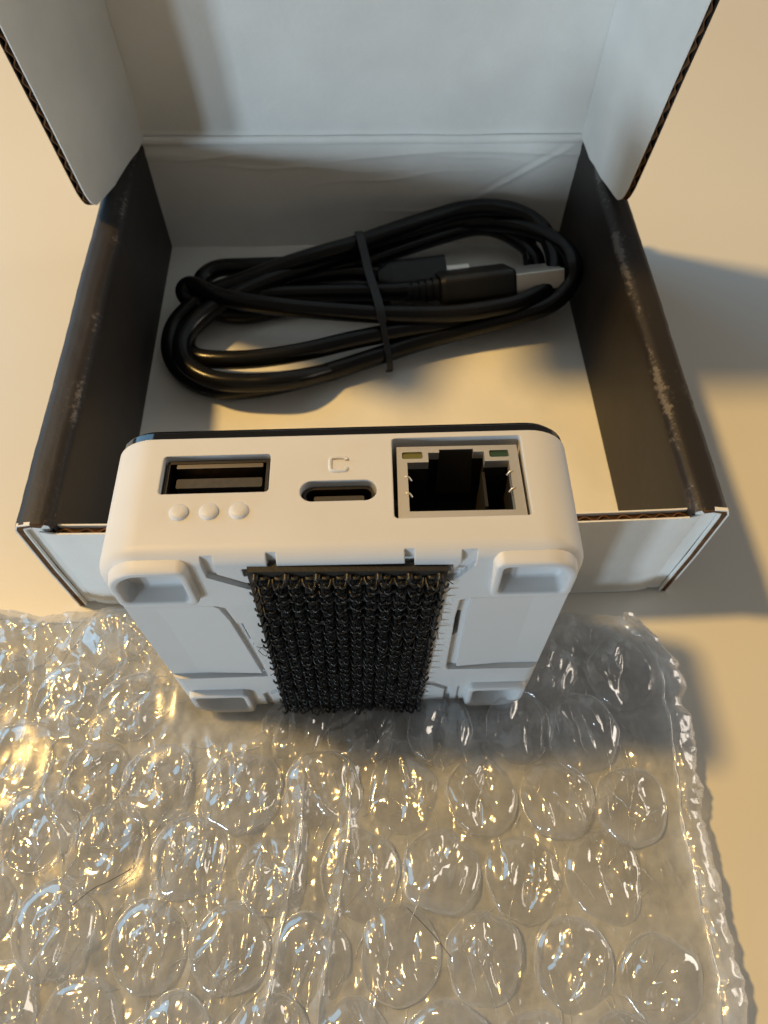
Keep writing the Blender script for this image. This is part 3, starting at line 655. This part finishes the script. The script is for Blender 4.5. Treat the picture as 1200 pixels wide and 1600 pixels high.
def film_top(u, v):
    y0 = YF + (back_edge(0) - YF) * v
    fl = .86
    if u <= fl:
        xr = right_edge(y0) - 2.4; x = XL + (xr - XL) * u / fl; y = YF + (back_edge(x) - YF) * v
        z = top_z(x, y)
        q = max(0.0, xr - x)
        if q < 9: z = z * (q / 9) ** .5 + (6.6 + 1.0 * noise.noise(Vector((y * .2, 1, 5)))) * (1 - (q / 9) ** .5)
        return Vector((x + .25 * noise.noise(Vector((x * .3, y * .3, 9))), y + .25 * noise.noise(Vector((x * .3, y * .3, 19))), z))
    t = (u - fl) / (1 - fl)          # roll over the right edge and tuck underneath
    xr = right_edge(y0) - 2.4; a = min(1, t / .6) * math.pi
    zt = 6.6 + 1.0 * noise.noise(Vector((y0 * .2, 1, 5))); r_ = (zt - .35) / 2
    wob = .5 * noise.noise(Vector((a * 1.1, y0 * .35, 3))) + .3 * ridge((a * 3, y0, 2), .35, 3) - .2
    x = xr + (r_ + wob) * math.sin(a) * 1.15; z = .35 + r_ + (r_ + wob * .6) * math.cos(a) * 1.0
    if t > .6: x = xr - (t - .6) * 20; z = .35
    return Vector((x, y0, max(.25, z)))
add('top_film', *sheet(film_top, NXf, NYf), M['film'], wrap, 180, False)
def film_bot(u, v):
    x = XL + (right_edge(YF + 78 * v) - 3.5 - XL) * u; y = YF + (back_edge(x) - .6 - YF) * v
    return Vector((x, y, min(1.3, .75 + .5 * noise.noise(Vector((x * .12, y * .12, 15))))))
add('bottom_film', *sheet(film_bot, 120, 60), M['film'], wrap, 180, False)
def bubble_mesh(seed):
    rn = random.Random(seed + 50); off = Vector((rn.uniform(0, 99), rn.uniform(0, 99), rn.uniform(0, 99)))
    NA, NR = 96, 34; V = []; F = []; RAD = 6.5; defl = rn.uniform(.1, 1.0)
    # folds run mostly along y, each a soft-sided pleat
    cre = [(rn.uniform(-4.6, 4.6), rn.gauss(math.pi / 2, .32), rn.uniform(-.08, .08), rn.choice((-1, 1, 1)) * rn.uniform(.5, 1.2), rn.uniform(.35, .75), rn.uniform(-2.5, 2.5), rn.uniform(1.8, 4.5)) for _ in range(8)]
    dents = [(rn.uniform(-3, 3), rn.uniform(-3.5, 3.5), rn.uniform(1.2, 2.4), rn.uniform(.4, 1.3)) for _ in range(5)]
    for j in range(NR + 1):
        t = j / NR; rr = RAD * max(0.0, math.cos(t * math.pi / 2)) ** .6; h = 3.4 * math.sin(t * math.pi / 2) ** .85
        for i in range(NA):
            a = 2 * math.pi * i / NA; x, y = rr * math.cos(a), rr * math.sin(a); top = min(1, t * 2.2); z = h
            for co, ca, cv, am, wd, cm_, ln in cre:
                uu = x * math.cos(ca) + y * math.sin(ca); vv = -x * math.sin(ca) + y * math.cos(ca) - co - cv * uu * uu
                z += top * am * math.exp(-(abs(vv) / wd) ** 1.4) * math.exp(-((uu - cm_) / ln) ** 2)
            for dx, dy, dr, da in dents: z -= top * da * defl * math.exp(-((x - dx) ** 2 + (y - dy) ** 2) / dr ** 2)
            z += top * .35 * noise.noise(Vector((x * .3, y * .22, 0)) + off)
            k = 1 + .12 * noise.noise(Vector((math.cos(a) * 1.3, math.sin(a) * 1.3, 1)) + off) + .03 * noise.noise(Vector((math.cos(a) * 4, math.sin(a) * 4, t * 2)) + off)
            V.append((x * k, y * k, max(-.2, z)))
    for j in range(NR):
        for i in range(NA): F.append([j * NA + i, j * NA + (i + 1) % NA, (j + 1) * NA + (i + 1) % NA, (j + 1) * NA + i])
    nf = len(F); cm = MB()
    for q_ in range(6):              # thin rim tubes added as highlight crescents, most on the two sides
        j0 = rn.uniform(1, 9); i0 = rn.choice((0, NA / 2)) + rn.gauss(0, 8) - 10; n_ = rn.randint(14, 34); dj = rn.gauss(0, .08); P = []
        for _ in range(n_):
            P.append(Vector(V[min(NR - 2, max(0, round(j0))) * NA + round(i0) % NA]) + Vector((0, 0, .05))); j0 += dj; i0 += 1
        P = [P[0]] + [(P[k_ - 1] + P[k_] * 2 + P[k_ + 1]) / 4 for k_ in range(1, n_ - 1)] + [P[-1]]; rm = rn.uniform(.06, .17)
        cm.tube(P, [max(.012, rm * math.sin(math.pi * k_ / (n_ - 1)) ** .8) if 0 < k_ < n_ - 1 else .01 for k_ in range(n_)], 6)
    nv = len(V); V += [tuple(v) for v in cm.V]; F += [[i + nv for i in f] for f in cm.F]
    me = raw('bubble', V, F); me.transform(Matrix.Scale(MM, 4)); me.materials.append(M['bubble_film']); me.materials.append(M['crease_film'])
    for p in me.polygons: p.use_smooth = True; p.material_index = 1 if p.index >= nf else 0
    return me
BM_ = [bubble_mesh(i) for i in range(18)]
nb = 0
for j in range(7):
    y = -121 + j * 12.0
    for i in range(-8, 6):
        x = i * 13.6 + (6.8 if j % 2 else 0) - 2.5
        x += random.gauss(0, .5) + (1.6 * noise.noise(Vector((x * .04, y * .04, 4)))); yy = y + random.gauss(0, .5) + 2.0 * noise.noise(Vector((x * .03, y * .03, 14))) + (-.12 * (x + 20) if x < -20 else 0)
        if x < -88 or x > right_edge(yy) - 5.6 or yy > back_edge(x) - 5 or squash(x, yy) < .45: continue
        o = bpy.data.objects.new('bubble', BM_[random.randrange(18)]); COL.objects.link(o); o.parent = wrap
        sc = random.uniform(.96, 1.06); fl = random.uniform(.62, .95)
        o.matrix_local = Matrix.Translation(Vector((x, yy, top_z(x, yy) - .25)) * MM) @ Matrix.Diagonal((.95, 1.06, 1, 1)) @ Matrix.Rotation(random.choice((0, math.pi)) + random.gauss(0, .3), 4, 'Z') @ Matrix.Rotation(R(random.gauss(0, 6)), 4, 'X') @ Matrix.Diagonal((sc, sc, fl, 1)); nb += 1
# film folds, built as glossy tubes to give bright highlight lines
cz = MB(); rn = random.Random(31)
for k in range(520):
    x = rn.uniform(-90, 52) if k % 4 else rn.choice((rn.uniform(-80, -15), rn.uniform(40, 54))); y = rn.uniform(-124, -53)
    if y > back_edge(x) - 1 or x > right_edge(y) - 3 or squash(x, y) < .3: continue
    lf = 1 / (1 + math.exp((x + 15) / 8)); th = rn.gauss(1.57 + .55 * lf * -1, .55); ln = rn.randint(5, 15); st = rn.uniform(.4, .8); P = []
    for _ in range(ln):
        if y > back_edge(x) - 1.2 or x > right_edge(y) - 3: break
        P.append(Vector((x, y, top_z(x, y) + .12))); x += math.cos(th) * st; y += math.sin(th) * st; th += rn.gauss(0, .11)
    ln = len(P)
    if ln < 4: continue
    rm = rn.uniform(.05, .17)
    cz.tube(P, [max(.012, rm * math.sin(math.pi * i / (ln - 1)) ** .7 * rn.uniform(.6, 1.3)) if 0 < i < ln - 1 else .01 for i in range(ln)], 6)
for xr, dx in ((-13.5, 0), (-5.5, .3), (53.0, 0)):      # long fold lines and the heat-sealed edge
    P = []
    for i in range(46):
        y = -126 + i * 1.55
        if xr < 0 and y > -80: break
        x = xr + (.05 * (y + 90) + 1.0 * math.sin(y * .12) if xr < 0 else right_edge(y) - 56.5) + .25 * noise.noise(Vector((y * .3, xr, 3)))
        z = top_z(x, y) if xr < 0 else 6.4 + 1.0 * noise.noise(Vector((y * .2, 1, 5)))
        P.append(Vector((x, y, z + .15)))
    cz.tube(P, [max(.03, .22 + .2 * noise.noise(Vector((i * .4, xr, 1)))) for i in range(len(P))], 7)
cz.build('film_crease', M['crease_film'], wrap, 180, False)['kind'] = 'stuff'
# stray hairs lying on the wrap
def hair(P, label):
    o = MB().tube(crom(P, 6), .055, 5).build('stray_hair', M['hair'], None, 60)
    tag(o, label, 'hair', 'stray hairs on the bubble wrap'); return o
hair([(5.2, -102.0, 8.3), (7.0, -103.6, 8.9), (9.4, -105.8, 9.0), (12.0, -108.6, 8.6)], 'straight dark hair lying across the bubble wrap near the front middle')
hair([(-47.0, -103.0, 8.6), (-44.0, -100.6, 9.2), (-41.5, -99.4, 9.4), (-38.2, -97.3, 8.8)], 'curved dark hair lying on the crumpled end of the bubble wrap')
